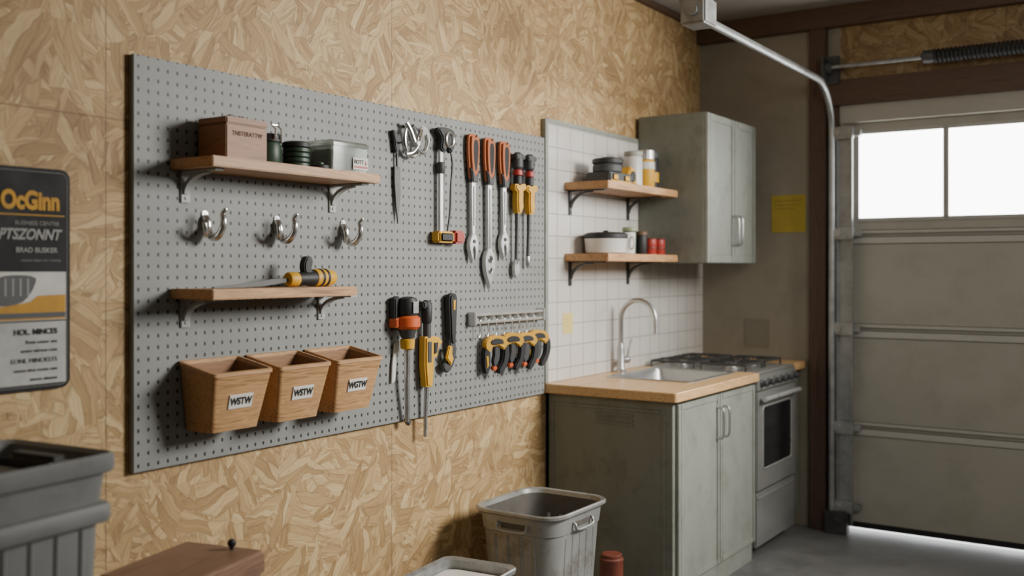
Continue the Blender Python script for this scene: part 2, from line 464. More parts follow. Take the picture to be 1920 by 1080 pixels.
# torsion shaft
ts = root("torsion_spring_shaft", "steel garage door shaft with black torsion spring above the door", "torsion spring", (.82, YB-.1, 2.64))
part(ts, "shaft", M().tube([(-.03, 0, 0), (1.2, 0, 0), (2.6, 0, 0)], .011, 12), GALV)
m = M().box(-.03, -.015, -.05, .05, -.075, .06, .003).box(-.035, .05, .03, .06, -.09, .07, .004).lathe([(.035, -.02), (.035, .012), (.02, .02)], (0, 0, 0), 'x', 20)
part(ts, "bearing_bracket", m, IRON)
pts = []
turns = 62
for i in range(turns*10+1):
    a = 2*pi*i/10; pts.append((.56+1.3*i/(turns*10), .030*cos(a), .030*sin(a)))
part(ts, "spring", M().tube(pts, .0100, 6), BLK)
part(ts, "winding_cone", M().lathe([(.02, .50), (.036, .51), (.036, .55), (.028, .58)], (0, 0, 0), 'x', 20), IRON)

# ------------------------------------------------------------------ pegboard
PB = .022
y0, zt = wl(250, 100, PB); _, zb = wl(250, 888, PB); y1, _ = wl(1021, 258, PB)
solo("pegboard", "large grey perforated pegboard screwed to the particle board wall", "pegboard", M().box(.001, PB, y0, y1, zb, zt, .002), PEG)

bs = root("tiled_backsplash", "pale grey square-tiled backsplash panel above the worktop", "backsplash", (0, 0, 0))
part(bs, "tile_panel", M().box(0.001, .018, y1+.03, YB-.002, .967, 2.195), TILE)
part(bs, "edge_strip", M().box(0.001, .026, y1+.003, y1+.03, .967, 2.20, .002).box(0.001, .024, y1+.03, 4.97, 2.185, 2.205, .002), CAB)

# sign -----------------------------------------------------------------
sg = root("wall_sign", "black and grey notice board with yellow lettering fixed to the wall", "sign", (.001, 1.0, 0))
sy0, sy1, sz0, sz1 = .30, .604, 1.184, 1.763
def rrect_yz(a, b, c, d, r, n=6):
    o = []
    for cy, cz, a0 in ((b-r, d-r, 0), (a+r, d-r, pi/2), (a+r, c+r, pi), (b-r, c+r, 1.5*pi)):
        for i in range(n+1):
            q = a0+pi/2*i/n; o.append((cy+r*cos(q), cz+r*sin(q)))
    return o
part(sg, "board", M().prism(rrect_yz(sy0, sy1, sz0, sz1, .026), 0, .012, .002), SIGNB)
part(sg, "border_line", M().tube([(.012, a, b) for a, b in rrect_yz(sy0+.010, sy1-.010, sz0+.010, sz1-.010, .018)], .0008, 6, True), SIGNG)
part(sg, "lower_panel", M().box(.012, .0135, sy0+.01, sy1-.014, sz0+.016, 1.362), SIGNP)
part(sg, "picture_panel", M().box(.012, .0135, sy0+.01, sy1-.014, 1.366, 1.492), SIGNW)
part(sg, "picture_motif", M().prism([(.40, 1.41), (.405, 1.44), (.40, 1.47), (.42, 1.482), (.47, 1.484), (.505, 1.476), (.50, 1.455), (.492, 1.44), (.47, 1.415), (.43, 1.405)], .0135, .015, smooth=2), DGREY, "grey tool picture")
for q in range(4): part(sg, "picture_shading", M().box(.015, .0155, .42+.02*q, .425+.02*q, 1.43, 1.475), SIGNG)
part(sg, "picture_motif", M().prism([(.37, 1.368), (.37, 1.40), (.43, 1.405), (.49, 1.415), (.51, 1.43), (.588, 1.432), (.588, 1.368)], .0135, .0146), SIGNY, "yellow picture motif")
part(sg, "picture_band", M().box(.0146, .015, .37, .588, 1.372, 1.386), DGREY)
part(sg, "rule_line", M().box(.012, .0135, sy0+.02, sy1-.018, 1.638, 1.641), SIGNY)
text(sg, "lettering", "OcGinn", .064, (.0135, .572, 1.675), SIGNY, align='RIGHT', bold=.0030, sx=.78)
text(sg, "lettering", "BUSINESS CENTRE", .015, (.0135, .57, 1.618), SIGNG, align='RIGHT')
text(sg, "lettering", "PTSZONNT", .038, (.0135, .572, 1.588), SIGNG, align='RIGHT', shear=.3, bold=.0012, sx=.85)
text(sg, "lettering", "BRAD BUSKER", .018, (.0135, .565, 1.548), SIGNG, align='RIGHT', bold=.0004)
text(sg, "lettering", "noomm eiiuns oou rnnmoe", .010, (.0135, .575, 1.522), SIGNG, align='RIGHT')
text(sg, "lettering", "HOL. MINCES", .020, (.0146, .565, 1.336), INK, align='RIGHT', bold=.0006)
for k, (z, st) in enumerate(((1.31, "Ronn eomer nus"), (1.288, "nouse mirnou rosn"), (1.262, "EONL MINOESTS"), (1.238, "oueen niou roono oun"), (1.214, "nnooe oimuen"))):
    text(sg, "lettering", st, .013 if k != 2 else .017, (.0146, .565, z), DGREY, align='RIGHT')

# ------------------------------------------------------------------ shelves
def bracket(par, y, x0, depth, zt_, h, mat, w=.024):
    m = M()
    m.box(x0, x0+.007, y-w/2, y+w/2, zt_-h, zt_-.001, .002)
    m.box(x0, x0+depth, y-w/2, y+w/2, zt_-.007, zt_-.0005, .0015)
    pr = []
    for i in range(9):
        a = pi/2*i/8
        pr.append((x0+.005+(depth*.60)*(1-cos(a)), zt_-.005-(h*.60)*(1-sin(a))))
    th = .008
    vs = []; fs = []
    for (x, z) in pr:
        for yy in (y-w*.3, y+w*.3):
            vs.append((x, yy, z)); vs.append((x+th, yy, z-th))
    for i in range(len(pr)-1):
        a = i*4; b_ = a+4
        fs += [[a, a+2, b_+2, b_], [a+1, b_+1, b_+3, a+3], [a, b_, b_+1, a+1], [a+2, a+3, b_+3, b_+2]]
    n4 = (len(pr)-1)*4
    fs += [[0, 1, 3, 2], [n4, n4+2, n4+3, n4+1]]
    m.raw(vs, fs)
    m.lathe([(.005, 0), (.005, .003)], (x0+.007, y, zt_-h+.014), 'x', 10)
    part(par, "bracket", m, mat)
def shelf(y0, y1, x0, x1, ztop, th, brs, label, h, bmat, w):
    r = root("wall_shelf", label, "shelf", (0, 0, 0))
    part(r, "board", M().box(x0, x1, y0, y1, ztop-th, ztop, .003), SHELF)
    for yb in brs: bracket(r, yb, x0, (x1-x0)*.82, ztop-th, h, bmat, w)
    return r
ZS1, ZS2 = 1.822, 1.4415
shelf(1.915, 2.633, PB, .212, ZS1, .030, (wl(346, 350, PB)[0], wl(622, 350, PB)[0]), "oak shelf board on grey brackets, upper one on the pegboard", .096, BRK, .034)
shelf(1.915, 2.517, PB, .212, ZS2, .030, (wl(346, 350, PB)[0], wl(601, 350, PB)[0]), "oak shelf board on grey brackets below the chrome hooks", .086, BRK, .034)
ZR1, ZR2 = 1.916, 1.573
shelf(4.19, 4.972, .018, .256, ZR1, .036, (4.24, 4.85), "oak shelf board on black brackets high on the tiles", .12, IRON, .026)
shelf(4.19, 4.972, .018, .256, ZR2, .036, (4.24, 4.85), "oak shelf board on black brackets above the faucet", .12, IRON, .026)

# wooden box on shelf
wb = root("wooden_box", "brown wooden box with flat lid and stamped lettering", "box", (.045, 2.0, ZS1))
part(wb, "body", M().box(0, .125, 0, .158, 0, .104, .003), BOXW)
part(wb, "lid", M().box(-.002, .128, -.002, .160, .105, .126, .004), BOXW)
text(wb, "lettering", "TNSTERATTW", .019, (.1253, .079, .078), INKB, bold=.0003, sx=.95)
bm_ = root("plastic_clip", "small black plastic clip lying on the wooden box lid", "clip", (.07, 2.06, ZS1+.126))
part(bm_, "base", M().box(0, .04, 0, .075, 0, .009, .003), BLK)
part(bm_, "lever", M().prism([(.004, .009), (.02, .02), (.05, .014), (.07, .020), (.07, .009)], .01, .03, .002), BLK)

def jar(name, label, cat, loc, r, h, body, lid, lh=.02, group=None, rim=None):
    rt = root(name, label, cat, loc, group=group)
    part(rt, "body", M().lathe([(r*.9, 0), (r, .006), (r, h-lh-.01), (r*.9, h-lh)], n=28), body)
    part(rt, "lid", M().lathe([(r*.95, h-lh), (r*1.03, h-lh+.002), (r*1.03, h-.004), (r*.92, h)], n=28), lid)
    return rt
j = jar("storage_jar", "dark green jar with black clasp lid beside the wooden box", "jar", (.10, 2.225, ZS1), .042, .100, GRN, BLK, .026)
part(j, "clasp", M().tube([(.03, -.012, .073), (.047, -.012, .088), (.047, -.012, .113), (.03, -.012, .127), (.03, .012, .127), (.047, .012, .113), (.047, .012, .088), (.03, .012, .073)], .003, 6), CHROME)
tn = root("ribbed_tin", "ribbed dark green round tin with black lid on the shelf", "tin", (.135, 2.312, ZS1))
prof = []
for i in range(4):
    z = i*.016; prof += [(.038, z), (.043, z+.003), (.043, z+.013), (.038, z+.016)]
part(tn, "body", M().lathe(prof, n=26), GRN)
part(tn, "lid", M().lathe([(.040, .064), (.045, .066), (.045, .078), (.037, .083)], n=26), BLK)
dsh = root("pill_tin", "flat black round tin lying on the shelf edge", "tin", (.165, 2.388, ZS1))
part(dsh, "body", M().lathe([(.026, 0), (.030, .003), (.030, .012), (.024, .016)], n=26), BLK)
part(dsh, "cap", M().lathe([(.012, .016), (.012, .022), (.009, .024)], n=16), GRN)
co = root("clear_storage_container", "translucent plastic organiser filled with dark parts, white label", "container", (.06, 2.43, ZS1))
part(co, "tray", M().loft([rr(0, .115, 0, .18, 0, .012), rr(-.003, .118, -.003, .183, .084, .014), rr(.001, .114, .001, .179, .084, .012), rr(.004, .111, .004, .176, .004, .01)]), CLEAR)
part(co, "lid", M().loft([rr(-.006, .121, -.006, .186, .085, .015), rr(-.006, .121, -.006, .186, .096, .015), rr(.0, .115, .0, .18, .103, .012)]), CLEAR)
part(co, "contents", M().box(.012, .104, .010, .085, .006, .074, .008), DGREY)
part(co, "contents", M().lathe([(.036, .006), (.038, .02), (.038, .060), (.030, .066)], (.06, .130, 0), n=20), GRN)
part(co, "label_sticker", M().box(.1190, .1200, .10, .175, .012, .052), PAPER)
text(co, "lettering", "BOTT", .018, (.1203, .128, .038), INK, bold=.0004)
text(co, "lettering", "ii", .02, (.1203, .162, .036), RED, bold=.0004)
part(co, "label_stripe", M().box(.1200, .1204, .104, .172, .018, .024), RED)

# cordless tool on the lower shelf
dr = root("cordless_drill", "yellow and black cordless drill lying down with a long steel blade", "drill", (.12, 2.37, ZS2), rz=.06)
part(dr, "body", M().lathe([(.012, -.045), (.02, -.04), (.024, .0), (.026, .02), (.0265, .075), (.02, .085)], (0, 0, .027), 'y', 22), BLK)
part(dr, "chuck_collar", M().lathe([(.020, -.085), (.023, -.08), (.023, -.045), (.018, -.04)], (0, 0, .025), 'y', 22), YEL)
part(dr, "motor_housing", M().lathe([(.0275, .035), (.029, .04), (.029, .10), (.026, .112), (.024, .128), (.018, .136)], (0, 0, .029), 'y', 22), YEL)
part(dr, "grip", M().prism([(-.012, .045), (-.018, .072), (-.006, .096), (.014, .098), (.022, .08), (.016, .06), (.02, .045)], -.014, .014, .004, smooth=3), BLK)
part(dr, "vent_ring", M().lathe([(.0295, .055), (.0305, .057), (.0305, .065), (.0295, .067)], (0, 0, .029), 'y', 22), BLK)
part(dr, "vent_ring", M().lathe([(.0295, .08), (.0305, .082), (.0305, .09), (.0295, .092)], (0, 0, .029), 'y', 22), BLK)
part(dr, "blade", M().prism([(-.085, .028), (-.16, .026), (-.30, .012), (-.40, .006), (-.40, .001), (-.2, .004), (-.085, .016)], -.004, .004, .001), IRON)

# ------------------------------------------------------------------ chrome hooks
def hookthing(px, py, label, grp):
    y, z = wl(px, py, PB)
    r = root("coat_hook", label, "hook", (PB, y, z), group=grp)
    part(r, "mounting_plate", M().prism(rrect_yz(-.012, .012, -.022, .034, .010), 0, .005, .0015).lathe([(.004, .005), (.004, .007)], (0, 0, .025), 'x', 10), CHROME)
    big = opencat([(.004, 0, .012), (.014, -.001, .002), (.018, -.001, -.022), (.032, 0, -.044), (.056, .002, -.046), (.076, .004, -.024), (.080, .006, .004), (.074, .008, .022), (.082, .010, .034)], 5)
    n = len(big)
    part(r, "prong", M().tube(big, [.0125-.006*max(0, (i-n*.45))/(n*.55) for i in range(n)], 12).lathe([(.0, -.006), (.006, -.004), (.0070, .0), (.006, .004), (0, .006)], (.083, .010, .035), 'z', 12), CHROME)
    sm = opencat([(.016, -.001, -.012), (.030, -.016, -.036), (.046, -.032, -.042), (.058, -.044, -.026), (.060, -.048, -.006)], 5)
    part(r, "prong", M().tube(sm, [.0095-.0035*i/len(sm) for i in range(len(sm))], 12), CHROME)
    return r
h0 = hookthing(383, 416, "polished chrome double-curl coat hook on the pegboard", "chrome hooks between the shelves")
for px, py in ((518, 424), (642, 431)):
    y, z = wl(px, py, PB); clone(h0, (PB, y, z))

# ------------------------------------------------------------------ wooden wall bins
def wbin(y, st, k):
    r = root("wooden_bin", "tapered open wooden bin labelled %s hung on the pegboard" % st, "bin", (PB, y, 1.020), group="wooden bins on the pegboard")
    H = .200; sl = .20
    o = [rr(0, .120, -.090, .090, 0, .014), rr(0, .158, -.112, .112, H-.004, .014, slope=sl), rr(0, .162, -.116, .116, H-.002, .015, slope=sl), rr(0, .162, -.116, .116, H+.008, .015, slope=sl),
         rr(.009, .153, -.107, .107, H+.007, .011, slope=sl), rr(.009, .149, -.103, .103, H-.004, .01, slope=sl)]
    part(r, "body", M().loft(o, True, False), BINW)
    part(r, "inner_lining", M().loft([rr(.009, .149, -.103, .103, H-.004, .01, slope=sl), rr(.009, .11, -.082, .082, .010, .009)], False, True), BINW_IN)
    tl = math.atan2(.038, H-.035)
    T = Matrix.Translation((.1405, .0, .088)) @ Matrix.Rotation(tl, 4, 'Y')
    part(r, "label_plate", M().box(.001, .0035, -.045, .045, -.022, .022, .001, mat=T), PAPER)
    c = T @ Vector((.0042, 0, 0))
    text(r, "lettering", st, .030, c, INK, tilt=tl, bold=.0012, sx=.86)
    return r
for k, st in enumerate(("WSTW", "WSTW", "WGTW")):
    wbin(2.058+.255*k, st, k)

# ------------------------------------------------------------------ hanging tools
def tool(name, label, cat, px, py, group=None):
    y, z = wl(px, py, PB+.02)
    r = root(name, label, cat, (PB, y, z), group=group)
    part(r, "hanging_peg", M().tube([(0, 0, -.012), (.035, 0, -.012), (.04, 0, -.004)], .003, 8), IRON)
    return r
def ring_pts(cy, cz, ry, rz, x, n=22, tilt=0):
    return [(x, cy+ry*cos(2*pi*i/n)*cos(tilt)-rz*sin(2*pi*i/n)*sin(tilt), cz+ry*cos(2*pi*i/n)*sin(tilt)+rz*sin(2*pi*i/n)*cos(tilt)) for i in range(n)]
t1 = tool("pipe_clamp", "chrome hooked ring clamp hanging at the top of the pegboard", "clamp", 768, 232)
part(t1, "ring", M().tube(ring_pts(.004, -.066, .040, .060, .026, tilt=.15), .0075, 10, True), CHROME)
part(t1, "inner_hook", M().tube(opencat([(.03, -.03, .0), (.036, -.012, -.03), (.042, .004, -.07), (.044, .03, -.10), (.042, .06, -.105), (.038, .085, -.07), (.036, .09, -.045)], 5), [.009]*30+[.006], 10), CHROME)
part(t1, "inner_hook", M().tube(opencat([(.034, .055, -.02), (.044, .04, -.04), (.048, .022, -.075), (.046, -.01, -.11), (.04, -.045, -.12)], 5), .0065, 10), CHROME)
part(t1, "pivot", M().lathe([(.014, .024), (.014, .050), (.009, .054)], (0, .014, -.075), 'x', 16), STEEL)
part(t1, "jaw", M().prism([(.05, -.012), (.075, -.0), (.105, -.02), (.112, -.05), (.096, -.06), (.085, -.035), (.06, -.04)], .02, .034, .003, smooth=2), CHROME)
t1b = tool("saw_blade", "narrow dark steel blade with a black tang", "blade", 747, 262)
part(t1b, "tang", M().prism([(-.022, .0), (-.03, .03), (-.016, .034), (.0, .018), (.012, .012), (.01, -.03), (-.012, -.05)], .004, .022, .003, smooth=2), BLK)
part(t1b, "blade", M().prism([(-.014, -.10), (.020, -.10), (.022, -.20), (.006, -.315), (-.004, -.26), (-.014, -.16)], .008, .014, .001), IRON)
part(t1b, "stem", M().tube([(.011, .0, -.02), (.011, .002, -.07), (.011, .003, -.11)], .005, 8), IRON)
# bar clamp
t2 = tool("bar_clamp", "steel bar clamp with black head and red and yellow sliding jaw", "clamp", 832, 246)
part(t2, "fixed_jaw", M().prism([(-.055, .0), (-.03, .012), (.04, .008), (.055, -.02), (.05, -.06), (.03, -.085), (.005, -.06), (-.01, -.085), (-.035, -.07), (-.03, -.03)], .012, .04, .005, smooth=3), BLK)
part(t2, "jaw_pad", M().tube(ring_pts(.012, -.035, .024, .028, .042), .006, 8, True), CHROME)
part(t2, "bar", M().box(.014, .026, -.030, -.010, -.41, -.05, .001), STEEL)
part(t2, "threaded_rod", M().tube(opencat([(.03, .03, -.07), (.032, .042, -.13), (.03, .034, -.22), (.026, .034, -.32), (.022, .022, -.40)], 5), .0045, 8), IRON)
part(t2, "ferrule", M().lathe([(.014, -.17), (.017, -.165), (.017, -.13), (.012, -.125)], (.02, -.020, 0), 'z', 14), DGREY)
part(t2, "sliding_jaw", M().box(.004, .05, -.065, .035, -.445, -.40, .007), YEL)
part(t2, "sliding_jaw_cap", M().box(.008, .056, .035, .10, -.448, -.395, .009), RED)
part(t2, "sliding_jaw_pad", M().box(.05, .056, -.055, .02, -.438, -.408, .003), BLK)
def wrench(px, py, L, kind, label):
    r = tool("long_handled_wrench", label, "wrench", px, py, "orange handled wrenches on the pegboard")
    hl = .195
    part(r, "grip", M().prism([(-.024, .0), (.024, .0), (.036, -.02), (.037, -.08), (.030, -.14), (.018, -hl), (-.018, -hl), (-.030, -.14), (-.037, -.08), (-.036, -.02)], .004, .034, .010, smooth=2), RUST, "orange-brown grip")
    part(r, "grip_inlay", M().prism([(-.008, -.026), (.013, -.026), (.019, -.06), (.014, -.12), (.005, -.150), (-.003, -.150), (-.010, -.12), (-.014, -.06)], .0335, .0345, .0, smooth=2), INK)
    part(r, "grip_heel", M().prism([(-.028, -.14), (-.0, -.170), (.028, -.14), (.019, -hl-.004), (-.019, -hl-.004)], .005, .036, .004), DGREY)
    e = -L
    part(r, "shaft", M().prism([(-.016, -hl+.01), (.016, -hl+.01), (.012, e+.12), (.015, e+.09), (-.015, e+.09), (-.012, e+.12)], .010, .024, .003), STEEL)
    part(r, "shaft_groove", M().box(.0238, .0246, -.0045, .0045, e+.15, -hl-.02), IRON)
    if kind == 0:
        part(r, "jaw", M().prism([(-.013, e+.115), (-.030, e+.085), (-.032, e+.055), (-.018, e+.02), (-.006, e-.005), (-.003, e+.03), (-.008, e+.052), (.0, e+.066), (.008, e+.050), (.010, e+.010), (.024, e+.035), (.030, e+.080), (.013, e+.115)], .008, .027, .003, smooth=2), STEEL)
        part(r, "rivet", M().lathe([(.008, .027), (.007, .031)], (0, 0, e+.086), 'x', 14), IRON)
    else:
        part(r, "jaw", M().prism([(-.013, e+.16), (-.034, e+.13), (-.038, e+.09), (-.028, e+.05), (-.012, e+.02), (0, e-.01), (.010, e+.02), (.027, e+.05), (.038, e+.09), (.034, e+.13), (.013, e+.16)], .008, .027, .003, smooth=2), STEEL)
        for zz, rr_ in ((.115, .014), (.068, .011)):
            part(r, "jaw_hole", M().lathe([(rr_, .0272), (rr_, .0276)], (0, 0, e+zz), 'x', 18), BLK)
            part(r, "hole_rim", M().tube(ring_pts(0, e+zz, rr_+.001, rr_+.001, .028), .0025, 6, True), CHROME)
    return r
wrench(887, 252, .53, 0, "orange-gripped steel wrench with open jaw")
wrench(917, 259, .63, 1, "longest orange-gripped steel wrench with two holes in its head")
wrench(945, 266, .51, 0, "orange-gripped steel wrench with open jaw")
def driver(px, py, L, kind):
    r = tool("quick_grip_driver", "black and red driver with yellow grip and steel shaft", "driver", px, py, "red and yellow drivers")
    part(r, "head", M().lathe([(.016, -.075), (.024, -.065), (.025, -.03), (.021, -.008), (.012, 0)], (.030, 0, 0), 'z', 18).box(.01, .05, -.034, .036, -.03, -.010, .004), DGREY)
    part(r, "red_collar", M().lathe([(.014, -.105), (.022, -.10), (.022, -.08), (.014, -.075)], (.03, 0, 0), 'z', 18), RED)
    part(r, "stem", M().lathe([(.012, -.145), (.020, -.14), (.020, -.105)], (.03, 0, 0), 'z', 16), BLK)
    part(r, "yellow_grip", M().prism([(-.036, -.142), (.046, -.137), (.050, -.160), (.024, -.170), (.022, -.20), (.026, -.245), (.010, -.27), (-.016, -.27), (-.022, -.22), (-.020, -.175), (-.040, -.165)], .012, .048, .006), YEL)
    part(r, "trigger", M().prism([(.02, -.172), (.038, -.18), (.034, -.215), (.02, -.2)], .018, .04, .003), BLK)
    part(r, "shaft", M().tube([(.028, 0, -.26), (.026, 0, -L*.7), (.022, 0, -L+.03)], [.011, .0085, .0085], 10), IRON)
    if kind == 0:
        part(r, "tip", M().prism([(-.008, -L+.05), (-.022, -L+.02), (-.02, -L-.015), (0, -L-.035), (.02, -L-.015), (.022, -L+.02), (.008, -L+.05)], .014, .028, .003, smooth=2), STEEL)
    else:
        part(r, "tip", M().lathe([(.004, -L-.01), (.010, -L+.005), (.010, -L+.04), (.006, -L+.05)], (.022, 0, 0), 'z', 12), STEEL)
    return r
driver(967, 286, .52, 0)
driver(989, 290, .50, 1)

# lower row
t3 = tool("pry_driver", "black, orange and yellow handled driver with long steel shaft", "driver", 754, 559)
part(t3, "cap", M().lathe([(.030, -.08), (.040, -.06), (.040, -.02), (.034, 0), (.015, .006)], (.046, 0, 0), 'z', 22).prism([(-.058, -.09), (-.058, .0), (-.034, .008), (-.020, -.09)], .006, .036, .003), BLK)
part(t3, "cap_window", M().box(.0855, .088, -.016, .016, -.055, -.012, .001), STEEL)
part(t3, "orange_band", M().lathe([(.036, -.116), (.047, -.106), (.047, -.074), (.034, -.064)], (.048, 0, 0), 'z', 24).prism([(-.062, -.108), (-.062, -.076), (-.03, -.068), (-.02, -.112)], .006, .046, .003), ORG)
part(t3, "grip", M().lathe([(.020, -.155), (.028, -.14), (.036, -.112)], (.046, 0, 0), 'z', 22), DGREY)
part(t3, "ferrule", M().lathe([(.012, -.195), (.026, -.188), (.028, -.156), (.020, -.151)], (.046, 0, 0), 'z', 20), YEL)
part(t3, "shaft", M().tube([(.046, 0, -.190), (.034, .012, -.34), (.020, .03, -.470)], [.012, .010, .009], 10), STEEL)
part(t3, "tip", M().prism([(.020, -.455), (.040, -.455), (.046, -.476), (.036, -.486), (.024, -.475)], .010, .028, .003), IRON)
part(t3, "side_blade", M().prism([(-.032, -.17), (-.006, -.16), (-.018, -.22), (-.030, -.31), (-.050, -.32), (-.046, -.25)], .006, .012, .001), WHT)
t4 = tool("caulking_gun", "black-headed tool with yellow trigger body and steel shaft", "caulking gun", 797, 563)
part(t4, "head", M().lathe([(.016, -.09), (.020, -.08), (.022, -.02), (.012, 0)], (.028, 0, 0), 'z', 18).box(.012, .044, -.036, .018, -.030, -.004, .005), BLK)
part(t4, "neck", M().lathe([(.016, -.15), (.016, -.09)], (.028, .002, 0), 'z', 16), DGREY)
part(t4, "yellow_body", M().prism([(-.026, -.14), (.02, -.14), (.06, -.145), (.084, -.165), (.058, -.188), (.05, -.22), (.03, -.225), (.026, -.27), (.020, -.335), (-.018, -.335), (-.028, -.25)], .008, .046, .006), YEL)
part(t4, "trigger", M().prism([(.024, -.165), (.048, -.165), (.04, -.205), (.024, -.21)], .046, .050, .001), BLK)
part(t4, "side_plate", M().prism([(-.016, -.16), (.008, -.16), (.006, -.24), (-.014, -.24)], .046, .0485, .001), DGREY)
part(t4, "shaft", M().tube([(.028, 0, -.33), (.022, .0, -.45), (.02, .0, -.53)], [.010, .008, .0075], 10), STEEL)
t5 = tool("pipe_wrench", "black handled clamp wrench with a yellow jaw", "wrench", 844, 553)
part(t5, "handle", M().prism([(-.020, .0), (.020, .004), (.026, -.04), (.020, -.12), (.014, -.19), (-.014, -.19), (-.020, -.1), (-.024, -.04)], .008, .040, .006, smooth=2), BLK)
part(t5, "handle_inlay", M().prism([(-.006, -.02), (.008, -.02), (.006, -.06), (-.006, -.06)], .040, .0425, .001), YEL)
part(t5, "jaw", M().prism([(-.014, -.17), (.014, -.17), (.026, -.23), (.006, -.285), (-.03, -.31), (-.060, -.290), (-.054, -.27), (-.024, -.27), (-.008, -.24), (-.018, -.2)], .012, .034, .004, smooth=2), DGREY)
part(t5, "yellow_jaw", M().prism([(-.034, -.20), (-.012, -.205), (-.014, -.235), (-.004, -.255), (-.02, -.280), (-.052, -.25)], .03, .044, .004), YEL)
part(t5, "lever", M().prism([(.012, -.12), (.026, -.13), (.028, -.2), (.014, -.19)], .014, .03, .003), IRON)

# rail
ry0 = wl(890, 597, PB+.03)[0]; ry1 = wl(1016, 597, PB+.03)[0]; rz = 1.290
rl = root("hanging_rail", "chrome double hanging rail screwed to the pegboard", "rail", (PB, ry0, rz))
LR = ry1-ry0
part(rl, "rod", M().tube([(.03, 0, .018), (.03, LR, .018)], .007, 10), RAILM)
part(rl, "rod", M().tube([(.03, 0, -.014), (.03, LR, -.014)], .007, 10), RAILM)
part(rl, "back_plate", M().box(0, .006, .0, LR, -.014, .016, .001), RAILM)
for i in range(9):
    yy = .012+(LR-.024)*i/8
    part(rl, "cross_strap", M().box(.004, .032, yy-.004, yy+.004, -.018, .022, .002), RAILM)
part(rl, "end_cap", M().box(0, .042, -.012, .002, -.026, .03, .003), RAILM)
part(rl, "end_cap", M().box(0, .042, LR-.002, LR+.012, -.026, .03, .003), RAILM)
hk = None
for i, y in enumerate([ry0+.04+.06*q for q in range(8)]):
    if hk is None:
        hk = root("s_hook", "thin steel hook hanging from the chrome rail", "hook", (PB+.03, y, rz-.02), group="hooks on the rail")
        p = opencat([(0, .012, .004), (0, .008, .014), (0, 0, .012), (0, -.002, -.01), (0, 0, -.04), (0, -.01, -.058), (0, -.022, -.05)], 5)
        part(hk, "wire", M().tube(p, .0026, 8), STEEL)
        part(hk, "end_tip", M().lathe([(0, -.004), (.0038, 0), (0, .004)], (0, -.022, -.048), 'z', 8), CHROME)
    else:
        clone(hk, (PB+.03, y, rz-.02))
def clampthing(y, z, a):
    r = root("spring_clamp", "compact black and yellow spring clamp with a small orange pad", "clamp", (PB+.052, y, z), rz=a, group="spring clamps under the rail")
    part(r, "body", M().prism([(-.052, -.050), (-.056, -.018), (-.038, .006), (.0, .012), (.038, .002), (.054, -.028), (.036, -.050), (.008, -.034), (-.018, -.036), (-.030, -.056)], -.018, .018, .005, smooth=2), YEL)
    part(r, "back_plate", M().prism([(-.030, -.014), (-.010, -.002), (.022, -.006), (.030, -.024), (.0, -.026), (-.022, -.028)], .017, .0215, .0015, smooth=2), BLK)
    part(r, "handle", M().prism([(.036, -.030), (.056, -.026), (.062, -.070), (.050, -.115), (.026, -.150), (.008, -.148), (.012, -.126), (.028, -.100), (.034, -.066)], -.015, .015, .005, smooth=2), BLK)
    part(r, "handle", M().prism([(-.056, -.040), (-.034, -.044), (-.030, -.085), (-.030, -.125), (-.044, -.150), (-.058, -.138), (-.062, -.090)], -.015, .015, .005, smooth=2), BLK)
    part(r, "trigger", M().prism([(-.010, -.036), (.012, -.038), (.016, -.075), (.006, -.108), (-.010, -.120), (-.018, -.100), (-.012, -.070)], -.010, .014, .004, smooth=2), DGREY)
    part(r, "yellow_insert", M().prism([(-.052, -.075), (-.040, -.075), (-.038, -.115), (-.048, -.125)], .014, .018, .002), YEL)
    part(r, "jaw_pad", M().box(-.012, .012, -.020, .004, -.138, -.116, .005), ORG)
    return r
cz = 1.208
c0 = clampthing(ry0+.120, cz, -.50)
clone(c0, (PB+.052, ry0+.245, cz+.004), -.54); clone(c0, (PB+.052, ry0+.355, cz), -.48); clone(c0, (PB+.052, ry0+.455, cz+.006), -.52)

# ------------------------------------------------------------------ kitchen
CY0, CY1 = 4.045, 5.03; CD = .645
def shaker(par, name, x, y0, y1, z0, z1, mat, fr=.05, th=.02):
    m = M().box(x, x+th*.7, y0, y1, z0, z1, .002)
    m.box(x+th*.5, x+th, y0, y0+fr, z0, z1, .003); m.box(x+th*.5, x+th, y1-fr, y1, z0, z1, .003)
    m.box(x+th*.5, x+th, y0+fr, y1-fr, z0, z0+fr, .003); m.box(x+th*.5, x+th, y0+fr, y1-fr, z1-fr, z1, .003)
    m.box(x+th*.5, x+th*.85, y0+fr+.004, y1-fr-.004, z0+fr+.004, z1-fr-.004, .002)
    return part(par, name, m, mat)
def barhandle(par, x, y, z0, z1, r=.006):
    p = opencat([(x, y, z0), (x+.02, y, z0+.002), (x+.032, y, z0+.018), (x+.034, y, (z0+z1)/2), (x+.032, y, z1-.018), (x+.02, y, z1-.002), (x, y, z1)], 4)
    m = M().tube(p, r, 10)
    m.lathe([(.010, 0), (.010, .004)], (x-.001, y, z0), 'x', 12).lathe([(.010, 0), (.010, .004)], (x-.001, y, z1), 'x', 12)
    return part(par, "handle", m, STEEL)
bc = root("base_cabinet", "worn grey-green painted sink base cabinet with two doors", "cabinet", (0, 0, 0))
m = M().box(.002, CD, CY0, CY0+.022, .0, .922, .002).box(.002, CD, CY1-.022, CY1, .0, .922, .002).box(.002, .02, CY0, CY1, .0, .922).box(.002, CD, CY0+.02, CY1-.02, .09, .11).box(CD-.03, CD, CY0+.022, CY1-.022, .88, .922, .001).box(CD-.004, CD+.004, CY0, CY0+.03, .0, .922, .002)
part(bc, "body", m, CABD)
m = M()
for zz in (.845, .825, .805): m.box(.27, .46, CY0-.005, CY0+.001, zz-.005, zz+.005, .002)
